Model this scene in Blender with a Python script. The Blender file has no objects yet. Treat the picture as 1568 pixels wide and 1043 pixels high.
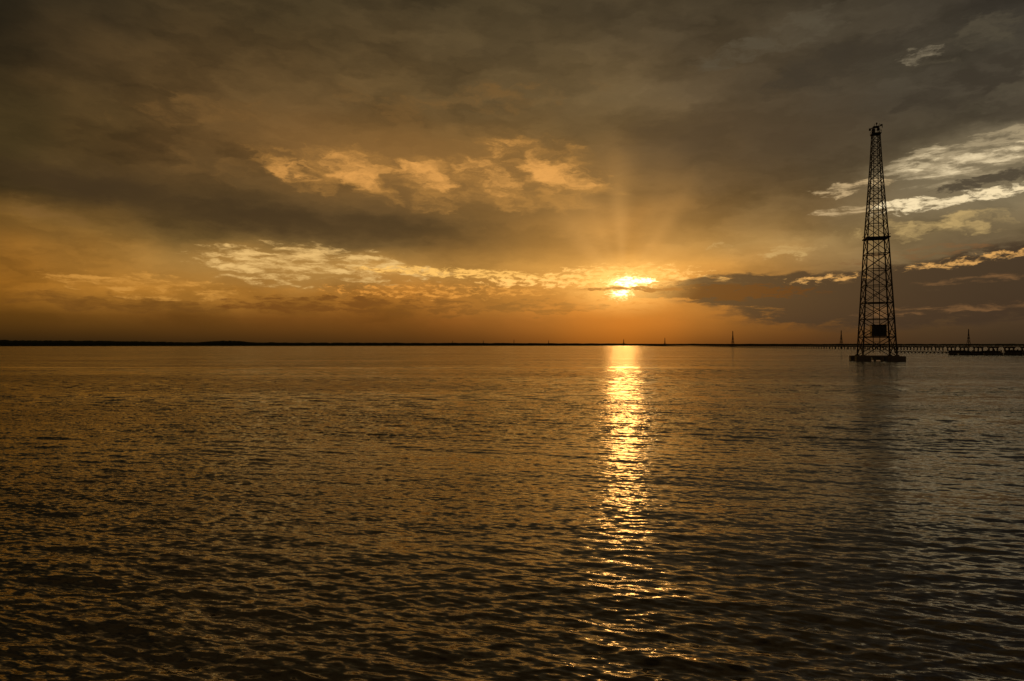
import bpy, math, random
import numpy as np
from mathutils import Vector, Matrix, noise as mnoise
random.seed(7); rng=np.random.default_rng(11)
F=1045.0; CX=784.0; HY=528.5; CAMH=6.0
scene=bpy.context.scene
def s2l(c):
    out=[]
    for v in c:
        v=v/255.0
        out.append(v/12.92 if v<=0.04045 else ((v+0.055)/1.055)**2.4)
    return out
def azel(px,py):
    dx=px-CX; az=math.atan(dx/F); el=math.atan((HY-py)/math.hypot(F,dx))
    return math.degrees(az),math.degrees(el)

# ---------------- camera
cam=bpy.data.cameras.new("camera"); camo=bpy.data.objects.new("camera",cam); scene.collection.objects.link(camo)
cam.lens=24; cam.sensor_width=36; cam.clip_start=0.1; cam.clip_end=60000
camo.location=(0,0,CAMH); camo.rotation_euler=(math.radians(90+0.384),0,0)
scene.camera=camo
scene.view_settings.view_transform='Standard'; scene.view_settings.look='None'; scene.view_settings.exposure=0

SAZ,SEL=azel(955,437)
# ---------------- world
world=bpy.data.worlds.new("World"); scene.world=world; world.use_nodes=True
world.cycles.sampling_method='NONE'
nt=world.node_tree; nt.nodes.clear()
class NB:
    def __init__(s,nt): s.nt=nt
    def new(s,t,**k):
        n=s.nt.nodes.new(t)
        for a,b in k.items(): setattr(n,a,b)
        return n
    def put(s,sock,v):
        if v is None: return
        if isinstance(v,bpy.types.NodeSocket): s.nt.links.new(v,sock)
        else: sock.default_value=v
    def m(s,op,a,b=None,c=None,clamp=False):
        n=s.new('ShaderNodeMath',operation=op); n.use_clamp=clamp
        s.put(n.inputs[0],a); s.put(n.inputs[1],b); s.put(n.inputs[2],c); return n.outputs[0]
    def vm(s,op,a,b=None):
        n=s.new('ShaderNodeVectorMath',operation=op)
        s.put(n.inputs[0],a); s.put(n.inputs[1],b)
        return n.outputs['Value'] if op in('LENGTH','DOT_PRODUCT') else n.outputs[0]
    def comb(s,x,y,z=0.0):
        n=s.new('ShaderNodeCombineXYZ'); s.put(n.inputs[0],x); s.put(n.inputs[1],y); s.put(n.inputs[2],z); return n.outputs[0]
    def sep(s,v):
        n=s.new('ShaderNodeSeparateXYZ'); s.put(n.inputs[0],v); return n.outputs
    def noise(s,v,scale=1.0,detail=5,rough=0.55,dist=0.0,off=None,mul=None,dim='2D'):
        if mul is not None: v=s.vm('MULTIPLY',v,mul)
        if off is not None: v=s.vm('ADD',v,off)
        n=s.new('ShaderNodeTexNoise',noise_dimensions=dim); s.put(n.inputs['Vector'],v); n.inputs['Scale'].default_value=scale
        n.inputs['Detail'].default_value=detail; n.inputs['Roughness'].default_value=rough; n.inputs['Distortion'].default_value=dist
        return n.outputs[0],n.outputs[1]
    def smooth(s,v,a,b,c=0.0,d=1.0,lin=False):
        n=s.new('ShaderNodeMapRange',interpolation_type='LINEAR' if lin else 'SMOOTHSTEP'); s.put(n.inputs[0],v)
        for i,x in enumerate((a,b,c,d)): n.inputs[i+1].default_value=x
        return n.outputs[0]
    def mix(s,f,a,b,bt='MIX'):
        n=s.new('ShaderNodeMix',data_type='RGBA',blend_type=bt)
        s.put(n.inputs[0],f)
        for i,v in ((6,a),(7,b)):
            if isinstance(v,(list,tuple)): v=tuple(v)[:3]+(1.0,)
            s.put(n.inputs[i],v)
        return n.outputs[2]
B=NB(nt)
tc=B.new('ShaderNodeTexCoord')
D=tc.outputs['Generated']
x,y,z=B.sep(B.vm('NORMALIZE',D))
az=B.m('MULTIPLY',B.m('ARCTAN2',x,y),180/math.pi)
el=B.m('MULTIPLY',B.m('ARCSINE',z),180/math.pi)
P=B.comb(az,el)
_,wc=B.noise(P,1.0,2,0.5,mul=(0.09,0.22,1))
wv=B.vm('SUBTRACT',wc,(0.5,0.5,0.5))
wamp=B.smooth(el,0.5,8.0)
Pg=B.vm('ADD',P,B.vm('MULTIPLY',B.vm('MULTIPLY',wv,(9,3.0,0)),B.comb(wamp,wamp,0.0)))
_,wc2=B.noise(P,1.0,4,0.6,mul=(0.35,0.9,1),off=(7,3,0))
wv2=B.vm('SUBTRACT',wc2,(0.5,0.5,0.5))
Pw=B.vm('ADD',P,B.vm('MULTIPLY',wv2,(5.0,2.0,0)))
Pf=B.vm('ADD',P,B.vm('MULTIPLY',wv2,(1.6,0.6,0)))
cols=[0,200,400,600,784,955,1100,1250,1400,1568]
rows=[0,80,150,200,250,300,335,380,415,450,490,525]
T="""30,26,18 50,41,27 61,52,35 66,56,39 66,57,41 64,56,43 60,54,44 57,52,44 53,49,44 46,43,41
48,39,23 72,56,35 77,62,39 76,62,41 76,64,45 74,63,47 69,60,48 63,57,49 64,60,54 61,58,53
60,48,27 84,65,38 90,69,42 88,70,44 84,69,46 78,66,48 72,62,50 65,58,50 58,54,49 64,59,53
62,50,27 85,65,37 99,74,44 99,75,43 97,76,46 83,68,47 75,63,49 64,57,48 62,57,49 78,72,64
60,48,26 80,62,36 104,77,44 112,83,46 115,86,48 98,76,48 76,62,46 75,64,50 88,80,66 108,101,88
62,48,25 74,57,34 82,63,38 95,72,42 106,80,45 108,81,47 90,71,48 90,75,55 112,101,82 122,112,92
102,75,34 87,68,38 74,58,36 78,60,37 98,74,42 130,94,50 104,80,48 108,90,63 108,96,75 108,96,76
154,107,44 140,110,60 112,89,52 95,74,44 115,85,46 178,128,64 148,116,68 140,119,82 112,98,73 87,75,60
170,115,42 165,121,58 168,130,72 168,127,68 178,132,68 212,156,78 174,125,62 110,85,55 90,75,58 85,72,58
134,88,28 155,105,38 162,111,44 166,109,42 182,120,50 208,132,50 146,91,40 85,65,46 75,62,50 80,66,54
70,47,18 84,55,22 98,62,25 108,67,26 124,72,27 166,90,28 124,74,30 94,64,36 80,61,42 70,55,42
40,28,14 48,33,16 58,39,18 70,45,20 90,54,22 136,74,22 92,55,24 76,50,29 64,48,34 54,43,33"""
tab=np.array([[s2l([float(q) for q in c.split(',')]) for c in r.split()] for r in T.split('\n')])
def samp(px,py):
    px=min(max(px,cols[0]),cols[-1]); py=min(max(py,rows[0]),rows[-1])
    j=min(np.searchsorted(cols,px,side='right')-1,len(cols)-2); i=min(np.searchsorted(rows,py,side='right')-1,len(rows)-2)
    a=(px-cols[j])/(cols[j+1]-cols[j]); b=(py-rows[i])/(rows[i+1]-rows[i])
    return (tab[i,j]*(1-a)+tab[i,j+1]*a)*(1-b)+(tab[i+1,j]*(1-a)+tab[i+1,j+1]*a)*b
stops=[0,120,300,450,600,720,830,905,955,1005,1080,1180,1300,1420,1568]
els=[azel(CX,r)[1] for r in rows]
gaz,gel,_=B.sep(Pg)
fac=B.m('DIVIDE',B.m('ADD',gaz,75.0),150.0)
def ramp(e):
    n=B.new('ShaderNodeValToRGB'); n.color_ramp.interpolation='EASE'
    B.put(n.inputs[0],fac)
    el_=n.color_ramp.elements
    data=[]
    for p in stops:
        a=math.degrees(math.atan((p-CX)/F)); hyp=math.hypot(F,p-CX)
        data.append(((a+75)/150,samp(p,HY-math.tan(math.radians(e))*hyp)))
    dk=0.5*(data[0][1]+data[-1][1])*0.45
    data=[(0.0,dk)]+data+[(1.0,dk)]
    while len(el_)<len(data): el_.new(0.5)
    for q,(pos,c) in zip(el_,data): q.position=pos
    for q,(pos,c) in zip(el_,data): q.color=(*c,1)
    return n.outputs[0]
order=sorted(els)
col=ramp(order[0])
for k in range(1,len(order)):
    col=B.mix(B.smooth(gel,order[k-1],order[k],lin=True),col,ramp(order[k]))
col=B.mix(B.smooth(gel,28,50),col,s2l((60,48,30)))
col=B.mix(B.smooth(gel,50,90),col,s2l((30,25,19)))
# general cloud modulation
nA,_=B.noise(Pw,1.0,3,0.5,0.0,mul=(0.06,0.15,1),off=(3.1,1.7,0))
Ps=B.comb(B.m('ADD',az,B.m('MULTIPLY',el,1.3)),B.m('ADD',el,B.m('MULTIPLY',az,-0.12)))
Psw=B.vm('ADD',Ps,B.vm('MULTIPLY',wv2,(4,2.2,0)))
nB,_=B.noise(Psw,1.0,5,0.52,0.0,mul=(0.12,0.34,1))
amp=B.m('MULTIPLY',B.m('SUBTRACT',nA,0.5),B.smooth(el,3,12,1.0,1.4))
amp=B.m('ADD',amp,B.m('MULTIPLY',B.m('SUBTRACT',nB,0.5),B.smooth(el,4,18,1.3,1.5)))
mul=B.m('MAXIMUM',B.m('ADD',B.m('MULTIPLY',amp,B.smooth(el,0.3,3.5)),1.03),0.5)
col=B.vm('MULTIPLY',col,B.comb(mul,mul,mul))

def blob(px,py,rx,ry,rot=0.0,src=None):
    a,e=azel(px,py); c=math.cos(math.radians(a)); d=math.degrees(1/F)
    n=B.new('ShaderNodeMapping',vector_type='TEXTURE')
    B.put(n.inputs['Vector'],src if src is not None else Pw)
    n.inputs['Location'].default_value=(a,e,0); n.inputs['Rotation'].default_value=(0,0,math.radians(rot))
    n.inputs['Scale'].default_value=(rx*d*c*c,ry*d*c,1)
    g=B.new('ShaderNodeTexGradient',gradient_type='SPHERICAL'); B.put(g.inputs[0],n.outputs[0])
    return g.outputs['Fac']
puff,_=B.noise(Psw,1.0,7,0.56,0.0,mul=(0.30,0.62,1),off=(11,4,0))
wisp,_=B.noise(Pf,1.0,7,0.62,0.0,mul=(0.45,2.2,1),off=(2,9,0))
fine,_=B.noise(Pf,1.0,5,0.64,0.0,mul=(1.1,3.6,1),off=(5,5,0))
tiny,_=B.noise(Pf,1.0,4,0.62,0.0,mul=(2.2,6.5,1),off=(15,2,0))
def fmax(fs):
    f=None
    for q in fs: f=q if f is None else B.m('MAXIMUM',f,q)
    return f
def paint(fs,c,strength=1.0,mask=None):
    global col
    f=B.m('MULTIPLY',B.smooth(fmax(fs),0,1),strength)
    if mask is not None: f=B.m('MULTIPLY',f,mask)
    col=B.mix(B.m('MINIMUM',f,1.0),col,c)
def cloud(fs,c,nz,lo=0.40,hi=0.62,k=0.42,strength=1.0):
    """irregular cloud: noise thresholded where the field fs is high"""
    global col
    m_=fmax(fs)
    v=B.m('ADD',nz,B.m('MULTIPLY',B.m('SUBTRACT',B.m('MINIMUM',B.m('MULTIPLY',m_,1.7),1.0),1.0),k))
    f=B.m('MULTIPLY',B.smooth(v,lo,hi),B.smooth(m_,0.0,0.25,0.0,strength))
    col=B.mix(f,col,c)
# dark masses
paint([blob(430,335,360,46,-3),blob(150,285,260,44,-4),blob(640,352,280,34,-4)],s2l((60,46,29)),0.9)
paint([blob(1230,215,220,80,0),blob(1060,215,200,60,10)],s2l((58,49,41)),0.6)
cloud([blob(1480,130,200,50,14),blob(1300,90,200,40,14)],s2l((50,46,42)),puff,0.25,0.60,strength=0.8)
cloud([blob(1490,60,200,40,14),blob(1180,60,240,40,10),blob(1530,150,120,24,14)],s2l((80,75,66)),puff,0.36,0.72,strength=0.65)
cloud([blob(200,468,260,20,-2)],s2l((100,66,28)),wisp,0.2,0.7,strength=0.75)
paint([blob(660,258,360,90,-5)],s2l((130,96,54)),0.8)
cloud([blob(470,258,110,44,-12),blob(560,262,110,60,-8),blob(660,278,140,52,-12),blob(810,268,170,74,-6),blob(890,275,100,36,-10),blob(850,305,120,30,-5)],s2l((158,116,62)),puff,0.24,0.66)
cloud([blob(545,260,90,44,-8),blob(650,270,120,34,-12),blob(800,262,140,56,-6),blob(885,268,80,26,-10),blob(455,255,60,36,-12)],s2l((218,160,90)),puff,0.36,0.80)
cloud([blob(360,262,190,40,-8),blob(60,330,140,24,-4),blob(590,165,110,40,-10),blob(330,170,220,40,8),blob(760,150,240,40,5)],s2l((118,88,50)),puff,0.36,0.80,strength=0.6)
# light wispy band, left-middle to the sun
paint([blob(440,412,280,46,-2)],s2l((172,132,74)),0.8)
cloud([blob(400,406,170,44,-3),blob(520,403,180,40,-8),blob(600,412,140,26,-6)],s2l((222,186,126)),wisp,0.36,0.68)
cloud([blob(700,418,260,12,-2,Pf),blob(860,426,230,11,0,Pf)],s2l((248,198,114)),fine,0.32,0.60)
cloud([blob(230,438,260,30,-3)],s2l((200,146,72)),wisp,0.40,0.66,strength=0.8)
cloud([blob(560,468,380,26,0),blob(820,470,180,20,0)],s2l((108,68,28)),wisp,0.36,0.60,strength=0.85)
cloud([blob(680,446,320,20,0,Pf)],s2l((214,148,68)),fine,0.42,0.66,strength=0.9)
# right: silver streaks
paint([blob(1480,262,240,80,8)],s2l((128,119,102)),0.75)
cloud([blob(1500,240,190,44,10,Pf),blob(1410,250,90,36,15,Pf),blob(1590,212,90,34,15,Pf)],s2l((154,143,123)),wisp,0.30,0.55)
cloud([blob(1505,243,170,28,10,Pf),blob(1412,248,70,24,15,Pf),blob(1590,213,90,22,15,Pf)],s2l((226,213,188)),wisp,0.42,0.74)
cloud([blob(1530,272,150,14,7,Pf)],s2l((74,68,60)),fine,0.25,0.5)
cloud([blob(1480,303,210,13,6,Pf),blob(1380,312,80,10,4,Pf)],s2l((238,224,196)),fine,0.26,0.58)
cloud([blob(1290,322,100,11,2,Pf),blob(1310,288,90,16,5)],s2l((180,160,130)),wisp,0.36,0.62)
cloud([blob(1415,84,34,15,0)],s2l((140,132,118)),fine,0.30,0.90,strength=0.8)
cloud([blob(1200,384,90,20,0),blob(1100,378,60,16,0),blob(1430,345,220,36,3)],s2l((192,168,120)),puff,0.38,0.70,strength=0.8)
# sun neighbourhood: scattered glow in haze
paint([blob(955,425,440,130,0,P)],(0.64,0.32,0.075),0.40)
paint([blob(955,490,180,66,0,P)],(0.60,0.19,0.015),0.34)
dv=B.vm('SUBTRACT',P,(SAZ,SEL,0)); dx_,dy_,_=B.sep(dv)
ang=B.m('ARCTAN2',dx_,B.m('MAXIMUM',dy_,0.01))
rn,_=B.noise(B.comb(B.m('MULTIPLY',ang,1.8),0.0),1.0,1,0.5)
paint([blob(962,345,140,160,0,P)],(0.66,0.36,0.12),0.55,B.m('MULTIPLY',B.smooth(rn,0.3,0.7),B.smooth(dy_,0.0,3.0)))
cloud([blob(955,424,210,32,0,Pf),blob(1060,432,150,18,0,Pf),blob(830,432,160,15,0,Pf)],(1.0,0.58,0.19),fine,0.36,0.64)
# dark cloud bar on the right
cloud([blob(1440,448,440,60,3,Pf),blob(1200,446,240,34,-2,Pf),blob(1560,430,260,70,4,Pf)],s2l((58,47,40)),wisp,0.0,0.30,strength=0.96)
cloud([blob(1090,447,200,16,-1,Pf),blob(1020,443,110,8,0,Pf)],s2l((84,50,24)),fine,0.18,0.42)
cloud([blob(1270,427,110,10,3,Pf),blob(1460,402,170,12,5,Pf),blob(1545,388,100,12,6,Pf)],s2l((210,162,100)),fine,0.40,0.66)
cloud([blob(1420,474,260,16,2,Pf),blob(1500,428,160,12,3,Pf),blob(1400,390,260,18,4,Pf)],s2l((116,86,60)),wisp,0.42,0.70,strength=0.8)
# sun veiled by thin broken cloud
paint([blob(955,436,125,56,0,P)],(1.20,0.66,0.19),0.8,B.smooth(fine,0.2,0.55,0.45,1.0))
cloud([blob(962,432,60,20,0,Pf),blob(950,450,36,16,0,Pf)],(1.5,1.0,0.42),tiny,0.28,0.64)
cloud([blob(960,432,28,12,0,Pf),blob(984,430,34,6,0,Pf),blob(950,450,18,7,0,Pf)],(2.8,2.3,1.4),tiny,0.22,0.58)
cloud([blob(995,443,90,5,0,Pf),blob(925,443,70,4,2,Pf)],(0.34,0.14,0.03),fine,0.28,0.50,strength=0.85)
sky=B.new('ShaderNodeTexSky',sky_type='NISHITA'); sky.sun_disc=False
sky.sun_elevation=math.radians(SEL); sky.sun_rotation=math.radians(SAZ); sky.dust_density=4
skyc=B.vm('MULTIPLY',sky.outputs[0],(0.002,0.002,0.002))
final=B.vm('MULTIPLY',B.vm('ADD',col,skyc),(1.08,0.99,0.79))
bg=B.new('ShaderNodeBackground'); B.put(bg.inputs[0],final); bg.inputs[1].default_value=1.0
out=B.new('ShaderNodeOutputWorld'); nt.links.new(bg.outputs[0],out.inputs[0])

# ---------------- sun
sl=bpy.data.lights.new("sun",'SUN'); so=bpy.data.objects.new("sun",sl); scene.collection.objects.link(so)
sl.energy=0.024; sl.angle=math.radians(2.6); sl.color=(1.0,0.46,0.11)
a,e=math.radians(SAZ),math.radians(SEL)
sd=Vector((math.sin(a)*math.cos(e),math.cos(a)*math.cos(e),math.sin(e)))
so.rotation_euler=sd.to_track_quat('Z','Y').to_euler()

# ---------------- materials
def simple(name,c,rough=0.7,metal=0.0,var=0.3,scale=1.0):
    m=bpy.data.materials.new(name); m.use_nodes=True; b=NB(m.node_tree)
    p=m.node_tree.nodes['Principled BSDF']
    t=b.new('ShaderNodeTexCoord'); n,_=b.noise(t.outputs['Object'],scale,3,0.6,dim='3D')
    cc=b.mix(n,[v*(1-var) for v in c],[v*(1+var) for v in c])
    b.put(p.inputs['Base Color'],cc); p.inputs['Roughness'].default_value=rough; p.inputs['Metallic'].default_value=metal
    return m
m_steel=simple("weathered_steel",(0.05,0.045,0.04),0.7,0.1)
m_conc=simple("concrete",(0.20,0.18,0.16),0.85,scale=0.6)
m_dark=simple("dark_timber",(0.07,0.055,0.04),0.85)
m_rock=simple("rock",(0.10,0.09,0.08),0.9,scale=0.7)
m_tree=simple("distant_foliage",(0.05,0.06,0.03),0.95,scale=0.02)
m_cab=simple("painted_cabinet",(0.06,0.055,0.05),0.5)

# ---------------- water
def water():
    k=0.0030
    r=[0.6]
    while r[-1]<9: r.append(r[-1]*1.03)
    while r[-1]<350: r.append(r[-1]*(1+k))
    while r[-1]<26000: r.append(r[-1]*1.06)
    r=np.array(r)
    th=np.concatenate([np.linspace(-180,-44,50,endpoint=False),np.linspace(-44,44,1100,endpoint=False),np.linspace(44,180,50,endpoint=False)])
    th=np.radians(th); nth=len(th); nr=len(r)
    R,TH=np.meshgrid(r.astype(np.float32),th.astype(np.float32),indexing='ij')
    X=R*np.sin(TH); Y=R*np.cos(TH); Z=np.zeros_like(X)
    X0=X.copy();Y0=Y.copy()
    dth=np.gradient(th)[None,:]*np.ones_like(R)
    sp=np.maximum(np.gradient(r)[:,None]*np.ones_like(R),R*dth)
    gust=np.clip(0.9+0.22*np.sin(X*0.05+Y*0.11+1.0)+0.2*np.sin(X*-0.033+Y*0.17)+0.15*np.sin(X*0.09-Y*0.05),0.4,1.5)
    nw=96
    for i in range(nw):
        lam=0.17*(5.0/0.17)**((i/(nw-1))**1.25)*rng.uniform(0.93,1.07)
        d=math.radians(rng.normal(17,19))
        kx,ky=math.sin(d),math.cos(d); kk=2*math.pi/lam
        slope=0.0265*(1.0 if lam<0.9 else (0.9/lam)**0.9)
        amp=slope/kk
        rmax=np.searchsorted(r,lam/2.6/k) if lam/2.6/k<350 else nr
        rmax=min(rmax+1,nr)
        sl_=slice(0,rmax)
        fade=np.clip((lam/sp[sl_]-2.6)/3.0,0,1)
        ph=(kk*kx)*X0[sl_]+(kk*ky)*Y0[sl_]+rng.uniform(0,6.28)
        A=amp*fade*gust[sl_]; sn=np.sin(ph)
        Z[sl_]+=A*np.cos(ph); X[sl_]-=0.8*kx*A*sn; Y[sl_]-=0.8*ky*A*sn
    co=np.stack([X,Y,Z],-1).reshape(-1,3)
    co=np.vstack([co,[[0,0,0]]])
    i=np.arange(nr-1)[:,None]; j=np.arange(nth)[None,:]; j2=(j+1)%nth
    q=np.stack([i*nth+j,(i+1)*nth+j,(i+1)*nth+j2,i*nth+j2],-1).reshape(-1,4)
    q=q[:,::-1]
    tri=np.array([[nr*nth,(t+1)%nth,t] for t in range(nth)])
    me=bpy.data.meshes.new("water")
    nf=len(q)+len(tri); nl=len(q)*4+len(tri)*3
    me.vertices.add(len(co)); me.vertices.foreach_set('co',co.astype(np.float32).ravel())
    me.loops.add(nl); me.polygons.add(nf)
    me.loops.foreach_set('vertex_index',np.concatenate([q.ravel(),tri.ravel()]).astype(np.int32))
    ls=np.concatenate([np.arange(len(q))*4,len(q)*4+np.arange(len(tri))*3]).astype(np.int32)
    me.polygons.foreach_set('loop_start',ls)
    me.update(calc_edges=True)
    me.polygons.foreach_set('use_smooth',np.ones(nf,dtype=bool))
    if me.polygons[10000].normal.z<0: me.flip_normals()
    ob=bpy.data.objects.new("water",me); scene.collection.objects.link(ob)
    m=bpy.data.materials.new("water"); m.use_nodes=True; b=NB(m.node_tree); p=m.node_tree.nodes['Principled BSDF']
    geo=b.new('ShaderNodeNewGeometry')
    pos=geo.outputs['Position']
    rot=b.new('ShaderNodeMapping'); b.put(rot.inputs['Vector'],pos); rot.inputs['Rotation'].default_value=(0,0,math.radians(17))
    pr=rot.outputs[0]
    _,c1=b.noise(pr,1.0,2,0.55,mul=(2.4,7.5,1))
    _,c2=b.noise(pr,1.0,3,0.55,mul=(0.45,1.5,1),off=(30,0,0))
    _,c3=b.noise(pr,1.0,4,0.65,mul=(0.035,0.11,1),off=(3,50,0))
    big,_=b.noise(pos,1.0,4,0.62,mul=(0.008,0.045,1))
    gust=b.smooth(big,0.33,0.67,0.45,1.35)
    # a calm slick lying across the bay
    px_,py_,_z=b.sep(pos)
    sn_,_=b.noise(pos,1.0,2,0.5,mul=(0.02,0.02,1),off=(9,9,0))
    dl=b.m('ABSOLUTE',b.m('ADD',b.m('SUBTRACT',py_,181.0),b.m('MULTIPLY',b.m('SUBTRACT',sn_,0.5),16.0)))
    slick=b.m('MULTIPLY',b.smooth(dl,1.5,8.0,1.0,0.0),b.smooth(px_,20,110,1.0,0.0))
    gust=b.m('MULTIPLY',gust,b.m('SUBTRACT',1.0,b.m('MULTIPLY',slick,0.9)))
    s1=b.vm('MULTIPLY',b.vm('SUBTRACT',c1,(0.5,0.5,0.5)),(0.58,0.80,0))
    dist=b.vm('LENGTH',pos)
    far=b.smooth(dist,20,130,0.25,1.0)
    s2=b.vm('MULTIPLY',b.vm('SUBTRACT',c2,(0.5,0.5,0.5)),b.comb(b.m('MULTIPLY',far,0.60),b.m('MULTIPLY',far,1.10),0.0))
    s3=b.vm('MULTIPLY',b.vm('SUBTRACT',c3,(0.5,0.5,0.5)),(0.10,0.34,0))
    s=b.vm('ADD',b.vm('MULTIPLY',b.vm('ADD',s1,s2),b.comb(gust,gust,0.0)),s3)
    nrm=b.vm('NORMALIZE',b.vm('ADD',geo.outputs['Normal'],s))
    b.put(p.inputs['Normal'],nrm)
    p.inputs['Base Color'].default_value=(0.018,0.012,0.0035,1)
    p.inputs['Roughness'].default_value=0.09
    p.inputs['IOR'].default_value=2.05
    me.materials.append(m)
water()

# ---------------- mesh helpers
class MB:
    def __init__(s): s.v=[]; s.f=[]
    def beam(s,a,b,w,h=None):
        a=Vector(a); b=Vector(b); h=h or w; d=(b-a)
        if d.length<1e-6: return
        d.normalize(); up=Vector((0,0,1)) if abs(d.z)<0.95 else Vector((0,1,0))
        sx=d.cross(up).normalized()*w/2; sy=sx.normalized().cross(d)*h/2
        i=len(s.v)
        for p in (a,b):
            for u,t in ((-1,-1),(1,-1),(1,1),(-1,1)): s.v.append(p+sx*u+sy*t)
        s.f+=[(i,i+1,i+2,i+3),(i+7,i+6,i+5,i+4)]+[(i+k,i+4+k,i+4+(k+1)%4,i+(k+1)%4) for k in range(4)]
    def box(s,c,sz,rz=0,taper=1.0):
        i=len(s.v); c=Vector(c); R=Matrix.Rotation(rz,3,'Z')
        for zz,t in ((-1,1),(1,taper)):
            for u,w in ((-1,-1),(1,-1),(1,1),(-1,1)): s.v.append(c+R@Vector((u*sz[0]/2*t,w*sz[1]/2*t,zz*sz[2]/2)))
        s.f+=[(i+3,i+2,i+1,i),(i+4,i+5,i+6,i+7)]+[(i+k,i+(k+1)%4,i+4+(k+1)%4,i+4+k) for k in range(4)]
    def obj(s,name,mat,parent=None):
        me=bpy.data.meshes.new(name); me.from_pydata([tuple(v) for v in s.v],[],s.f); me.update()
        me.materials.append(mat); o=bpy.data.objects.new(name,me); scene.collection.objects.link(o)
        if parent: o.parent=parent
        return o
def empty(name,loc,rz=0):
    o=bpy.data.objects.new(name,None); scene.collection.objects.link(o); o.location=loc; o.rotation_euler=(0,0,rz); return o

# ---------------- main tower
def place(px,dist_y): return ((px-CX)/F*dist_y,dist_y)
TY=258.0; TX,_=place(1342,TY)
S=TY/F
def zof(py): return CAMH+(HY-py)*S
def tower_main():
    e=empty("transmission_tower",(TX,TY,0),math.radians(-17))
    prof=[(545,57),(365,35),(300,25),(250,17.5),(205,12.5)]
    W=1.24   # apparent width of the turned square, seen off-axis through the wide lens
    def hw(py):
        for (p0,w0),(p1,w1) in zip(prof,prof[1:]):
            if p1<=py<=p0: return (w0+(w1-w0)*(p0-py)/(p0-p1))*S/2/W
        return prof[-1][1]*S/2/W
    lv=[545,516,489,464,438,413,389,365,344,324,306,290,275,261,248,236,225,215,205]
    legs=MB(); br=MB(); 
    def corner(py,k):
        h=hw(py); sx,sy=((-1,-1),(1,-1),(1,1),(-1,1))[k]; return Vector((sx*h,sy*h,zof(py)))
    for i in range(len(lv)-1):
        a,b=lv[i],lv[i+1]; t=max(0.24,0.48-0.015*i); tb=max(0.12,0.24-0.007*i)
        for k in range(4):
            legs.beam(corner(a,k),corner(b,k),t)
            k2=(k+1)%4
            br.beam(corner(a,k),corner(b,k2),tb); br.beam(corner(a,k2),corner(b,k),tb)
            br.beam(corner(b,k),corner(b,k2),tb*1.1)
            if i<5:
                br.beam(corner(a,k).lerp(corner(b,k),0.5),corner(a,k).lerp(corner(b,k2),0.25),tb*0.6)
                br.beam(corner(a,k2).lerp(corner(b,k2),0.5),corner(a,k2).lerp(corner(b,k),0.25),tb*0.6)
        if i in(0,2,5): 
            br.beam(corner(b,0),corner(b,2),tb); br.beam(corner(b,1),corner(b,3),tb)
    legs.obj("legs",m_steel,e); br.obj("lattice_bracing",m_steel,e)
    la=MB()
    for sx in(-1.15,1.15): la.beam((sx,0,zof(540)),(sx*0.55,0,zof(207)),0.24)
    zz=zof(538)
    while zz<zof(210):
        t=(zz-zof(540))/(zof(207)-zof(540)); w=1.15*(1-0.45*t); la.beam((-w,0,zz),(w,0,zz),0.1); zz+=1.8
    la.obj("central_ladder",m_steel,e)
    cb=MB(); zc=(zof(499)+zof(515))/2
    cb.box((0.6,0,zc),(5.0,3.6,zof(499)-zof(515))); cb.box((0.6,0,zof(498.0)),(5.5,4.1,0.35)); 
    cb.box((0.6,-1.86,zc-0.3),(1.0,0.1,2.6)); cb.box((2.2,-1.86,zc+0.5),(0.9,0.1,0.8))
    cb.obj("equipment_cabin",m_cab,e)
    dk=MB(); h=hw(516)
    dk.box((0,0,zof(516.5)),(2*h+0.6,2.6,0.35)); 
    for sx in(-1,1): dk.beam((-h,sx*1.2,zof(516)+1.1),(h,sx*1.2,zof(516)+1.1),0.09)
    c=[(-1,-1),(1,-1),(1,1),(-1,1)]
    h=hw(365); dk.box((0,0,zof(365)),(2*h+1.2,2*h+1.2,0.4))
    for k in range(4):
        a_=c[k]; b_=c[(k+1)%4]; q=h+0.6
        dk.beam((a_[0]*q,a_[1]*q,zof(365)+1.1),(b_[0]*q,b_[1]*q,zof(365)+1.1),0.09)
    dk.obj("walkways",m_steel,e)
    hd=MB(); zt=zof(205)
    hd.box((0,0,zt),(3.3,3.3,0.35))
    for k in range(4):
        a_=c[k]; b_=c[(k+1)%4]
        hd.beam((a_[0]*1.1,a_[1]*1.1,zt),(a_[0]*0.8,a_[1]*0.8,zt+2.6),0.22)
        hd.beam((a_[0]*1.6,a_[1]*1.6,zt+1.1),(b_[0]*1.6,b_[1]*1.6,zt+1.1),0.1)
        hd.beam((a_[0]*1.6,a_[1]*1.6,zt),(a_[0]*1.6,a_[1]*1.6,zt+1.1),0.1)
    hd.box((0,0,zt+2.7),(2.0,2.0,0.3)); hd.box((-0.8,0,zt+1.4),(1.0,1.0,1.3)); hd.box((0.9,0.3,zt+1.9),(0.8,1.2,0.8))
    hd.beam((-0.7,0,zt+2.7),(-2.1,0,zt+1.9),0.28); hd.beam((0.4,0,zt+2.6),(2.2,0,zt+3.3),0.32); hd.beam((2.2,0,zt+3.3),(2.2,0,zt+2.3),0.22)
    hd.box((1.9,0,zt+3.3),(0.7,0.7,0.5)); hd.box((-2.0,0,zt+1.9),(0.6,0.7,0.8))
    hd.beam((0.3,0,zt+2.7),(0.3,0,zt+4.4),0.16); hd.beam((-0.5,0,zt+2.7),(-0.5,0,zt+3.9),0.12); hd.box((0.3,0,zt+4.0),(0.5,0.5,0.5)); hd.beam((0.9,0,zt+2.7),(1.3,0,zt+4.0),0.14)
    hd.obj("tower_head",m_steel,e)
    fd=MB(); h=hw(545)
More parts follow.
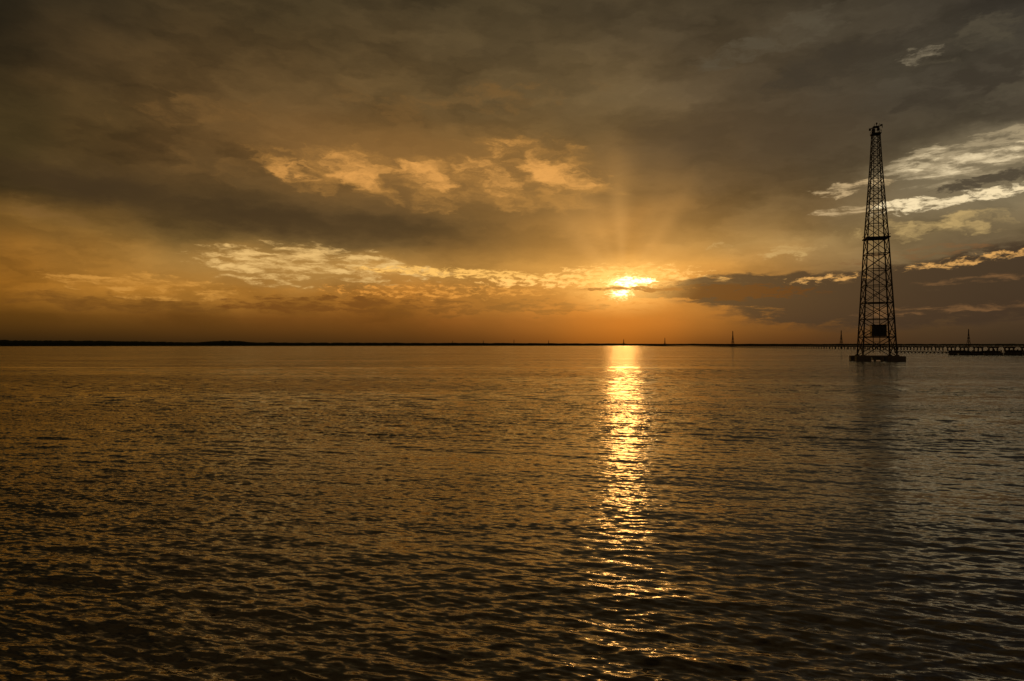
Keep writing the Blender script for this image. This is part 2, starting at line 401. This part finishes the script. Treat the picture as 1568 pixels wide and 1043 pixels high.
    for sx in(-1,1):
        for sy in(-1,1):
            fd.box((sx*h,sy*h,0.95),(5.0,3.8,1.9)); fd.box((sx*h,sy*h,-1),(3.4,3.4,2.2)); fd.box((sx*h,sy*h,2.1),(1.6,1.6,0.6),0,0.7)
    for sx in(-1,1): fd.box((0,sx*h,1.8),(2*h,0.8,0.42)); fd.box((sx*h,0,1.5),(1.4,2*h,0.8))
    for sx in(-0.3,0.1,0.42): fd.beam((sx*h,-h,-2),(sx*h,-h,1.6),0.7)
    fd.box((0.2,0,1.2),(3.2,3,1.6))
    fd.obj("caisson_foundations",m_conc,e)
tower_main()

def tower_small(px,toppy,D):
    X,Y=place(px,D); H=CAMH+(HY-toppy)/F*D
    e=empty("transmission_tower",(X,Y,0),random.uniform(0,0.6)); lg=MB(); br=MB(); ar=MB()
    n=6; b0=H*0.085; t0=H*0.010
    zs=[H*(1-(1-i/n)**1.25) for i in range(n+1)]; hw=lambda z:b0+(t0-b0)*(z/(H*0.8))**0.8 if z<H*0.8 else t0
    cs=((-1,-1),(1,-1),(1,1),(-1,1))
    t=D*0.00032
    for i in range(n):
        for k in range(4):
            k2=(k+1)%4; a=lambda q,zz:(cs[q][0]*hw(zz),cs[q][1]*hw(zz),zz)
            lg.beam(a(k,zs[i]),a(k,zs[i+1]),t)
            br.beam(a(k,zs[i]),a(k2,zs[i+1]),t*0.45); br.beam(a(k2,zs[i]),a(k,zs[i+1]),t*0.45)
    lg.obj("legs",m_steel,e); br.obj("lattice_bracing",m_steel,e)
    for zz,w in((0.84,0.05),(0.91,0.04),(0.97,0.03)): ar.beam((-H*w,0,H*zz),(H*w,0,H*zz),t*0.6)
    ar.obj("crossarms",m_steel,e)
    f=MB()
    for q in cs: f.box((q[0]*b0,q[1]*b0,0.5),(H*0.05,H*0.05,3))
    f.obj("footings",m_conc,e)
for px,ty,D in((1122,507,2600),(1288,506,2300),(1483,504,2000),(1018,517.5,4200),(955,519.5,5200),(840,521.5,5400),(787,520,5300),(740,521.5,5300),(693,522,5200)):
    tower_small(px,ty,D)

# ---------------- trestle bridge
def bridge():
    e=empty("trestle_bridge",(0,0,0))
    A=Vector((445.7,300,0)); Bq=Vector((860,4400,0)); L=(Bq-A).length; d=(Bq-A)/L; rz=math.atan2(d.y,d.x); pe=Vector((-d.y,d.x,0))
    dk=MB(); rl=MB(); pr=MB()
    def H(t): return 4.4+ (4.0*math.exp(-((t-2900)/500)**2))
    step=26.0; t=0
    while t<L:
        a=A+d*t; b=A+d*min(t+step,L); a=a.copy(); b=b.copy(); a.z=H(t); b.z=H(t+step)
        dk.beam(a,b,11.0,1.0)
        for s_ in(-5.3,5.3):
            rl.beam(a+pe*s_+Vector((0,0,0.95)),b+pe*s_+Vector((0,0,0.95)),0.25,0.35)
            for q in (0,0.25,0.5,0.75):
                c=a.lerp(b,q)+pe*s_; rl.beam(c+Vector((0,0,0.4)),c+Vector((0,0,0.9)),0.3)
        pr.box((a.x,a.y,a.z-0.95),(1.3,10.5,0.9),rz)
        for s_ in(-4,0,4):
            c=a+pe*s_; pr.box((c.x,c.y,(a.z-1.5-2)/2),(1.1,1.1,a.z-1.4+2),rz)
        t+=step
    dk.obj("deck",m_conc,e); rl.obj("parapets",m_conc,e); pr.obj("piers",m_conc,e)
bridge()

# ---------------- fishing pier + breakwater on the right
def pierf():
    e=empty("fishing_pier",(0,0,0))
    X1,Y1=place(1372,540); X2,Y2=place(1640,390)
    A=Vector((X1,Y1,0)); Bq=Vector((X2,Y2,0)); L=(Bq-A).length; d=(Bq-A)/L; pe=Vector((-d.y,d.x,0)); rz=math.atan2(d.y,d.x)
    dk=MB(); pl=MB()
    t=0; z=0.95
    while t<L-3.9:
        a=A+d*t; b=A+d*(t+3.9); a.z=b.z=z+random.uniform(-0.05,0.05)
        dk.beam(a,b,2.6,0.5)
        for s_ in(-1.2,1.2):
            c=a+pe*s_; c.z=0; j=random.uniform(-0.1,0.1)
            pl.beam(c+Vector((j,0,-2)),c+Vector((0,0,z+ (random.uniform(0.2,0.8) if random.random()<0.3 else 0))),0.36)
        t+=4
    dk.obj("deck",m_dark,e); pl.obj("pilings",m_dark,e)
    pf=MB()
    for px,w,hh in((1466,9,2.3),(1492,6,1.8),(1517,8,2.1),(1552,7,2.5)):
        Dd=415-(px-1457)*0.1; xx,yy=place(px,Dd); pf.box((xx,yy,hh/2+0.5),(w,5,hh-0.6),rz); pf.box((xx,yy,hh+0.35),(w+0.9,5.8,0.3),rz)
        for i in range(3):
            pf.beam((xx-w/2+i*w/2,yy-3,-2),(xx-w/2+i*w/2,yy-3,hh+random.uniform(0.4,1.4)),0.45)
    pf.obj("landing_platforms",m_dark,e)
    rk=MB()
    for i in range(420):
        px=random.uniform(1454,1680); Dd=404-(px-1457)*0.12+random.gauss(0,2.2); xx,yy=place(px,Dd)
        s_=random.uniform(0.8,2.1)*(0.5+0.5*abs(math.sin(px*0.09)))
        j=len(rk.v); rk.box((xx,yy,random.uniform(-0.2,0.7)),(s_,s_*random.uniform(.7,1.2),s_*0.9),random.uniform(0,3),random.uniform(0.5,0.85))
        for v in rk.v[j:]: v+=Vector((random.uniform(-.2,.2),random.uniform(-.2,.2),random.uniform(-.2,.2)))
    rk.obj("breakwater",m_rock)
pierf()

# ---------------- far shore with trees
def shore():
    v=[];f=[]
    pts=[(-900,519,3600),(-400,519.5,3600),(0,520.5,3700),(100,521.5,3900),(200,523,4100),(290,524,4300),(318,523,4350),(345,521.3,4400),(368,522.5,4400),(385,524.2,4450),(500,524.6,4800),(700,525.3,5400),(900,526,6200),(1000,526.4,6900),(1200,526.6,7600),(1568,526.6,8000),(2500,526.3,8000)]
    pxs=np.arange(-900,2500,0.9)
    tp=np.interp(pxs,[p[0] for p in pts],[p[1] for p in pts]); Ds=np.interp(pxs,[p[0] for p in pts],[p[2] for p in pts])
    for i,(px,t,Dd) in enumerate(zip(pxs,tp,Ds)):
        H=CAMH+(HY-t)/F*Dd
        n=mnoise.fractal(Vector((px*0.09,3.3,0)),0.9,2.1,5); n2=mnoise.fractal(Vector((px*0.012,8.3,0)),0.9,2.1,3)
        H=H*(1+0.13*n+0.12*n2)
        H2=H*(0.97+0.1*mnoise.noise(Vector((px*0.3,1,1))))
        for (dd,hh) in((0,-1),(8,1.2),(14,H*0.55),(30,H*0.92),(60,H),(200,H2),(400,0)):
            X,Y=place(px,Dd+dd); v.append((X,Y,hh))
        if i:
            a=(i-1)*7; b=i*7
            for k in range(6): f.append((a+k,b+k,b+k+1,a+k+1))
    me=bpy.data.meshes.new("distant_treeline"); me.from_pydata(v,[],f); me.update(); me.materials.append(m_tree)
    o=bpy.data.objects.new("distant_treeline",me); scene.collection.objects.link(o)
shore()
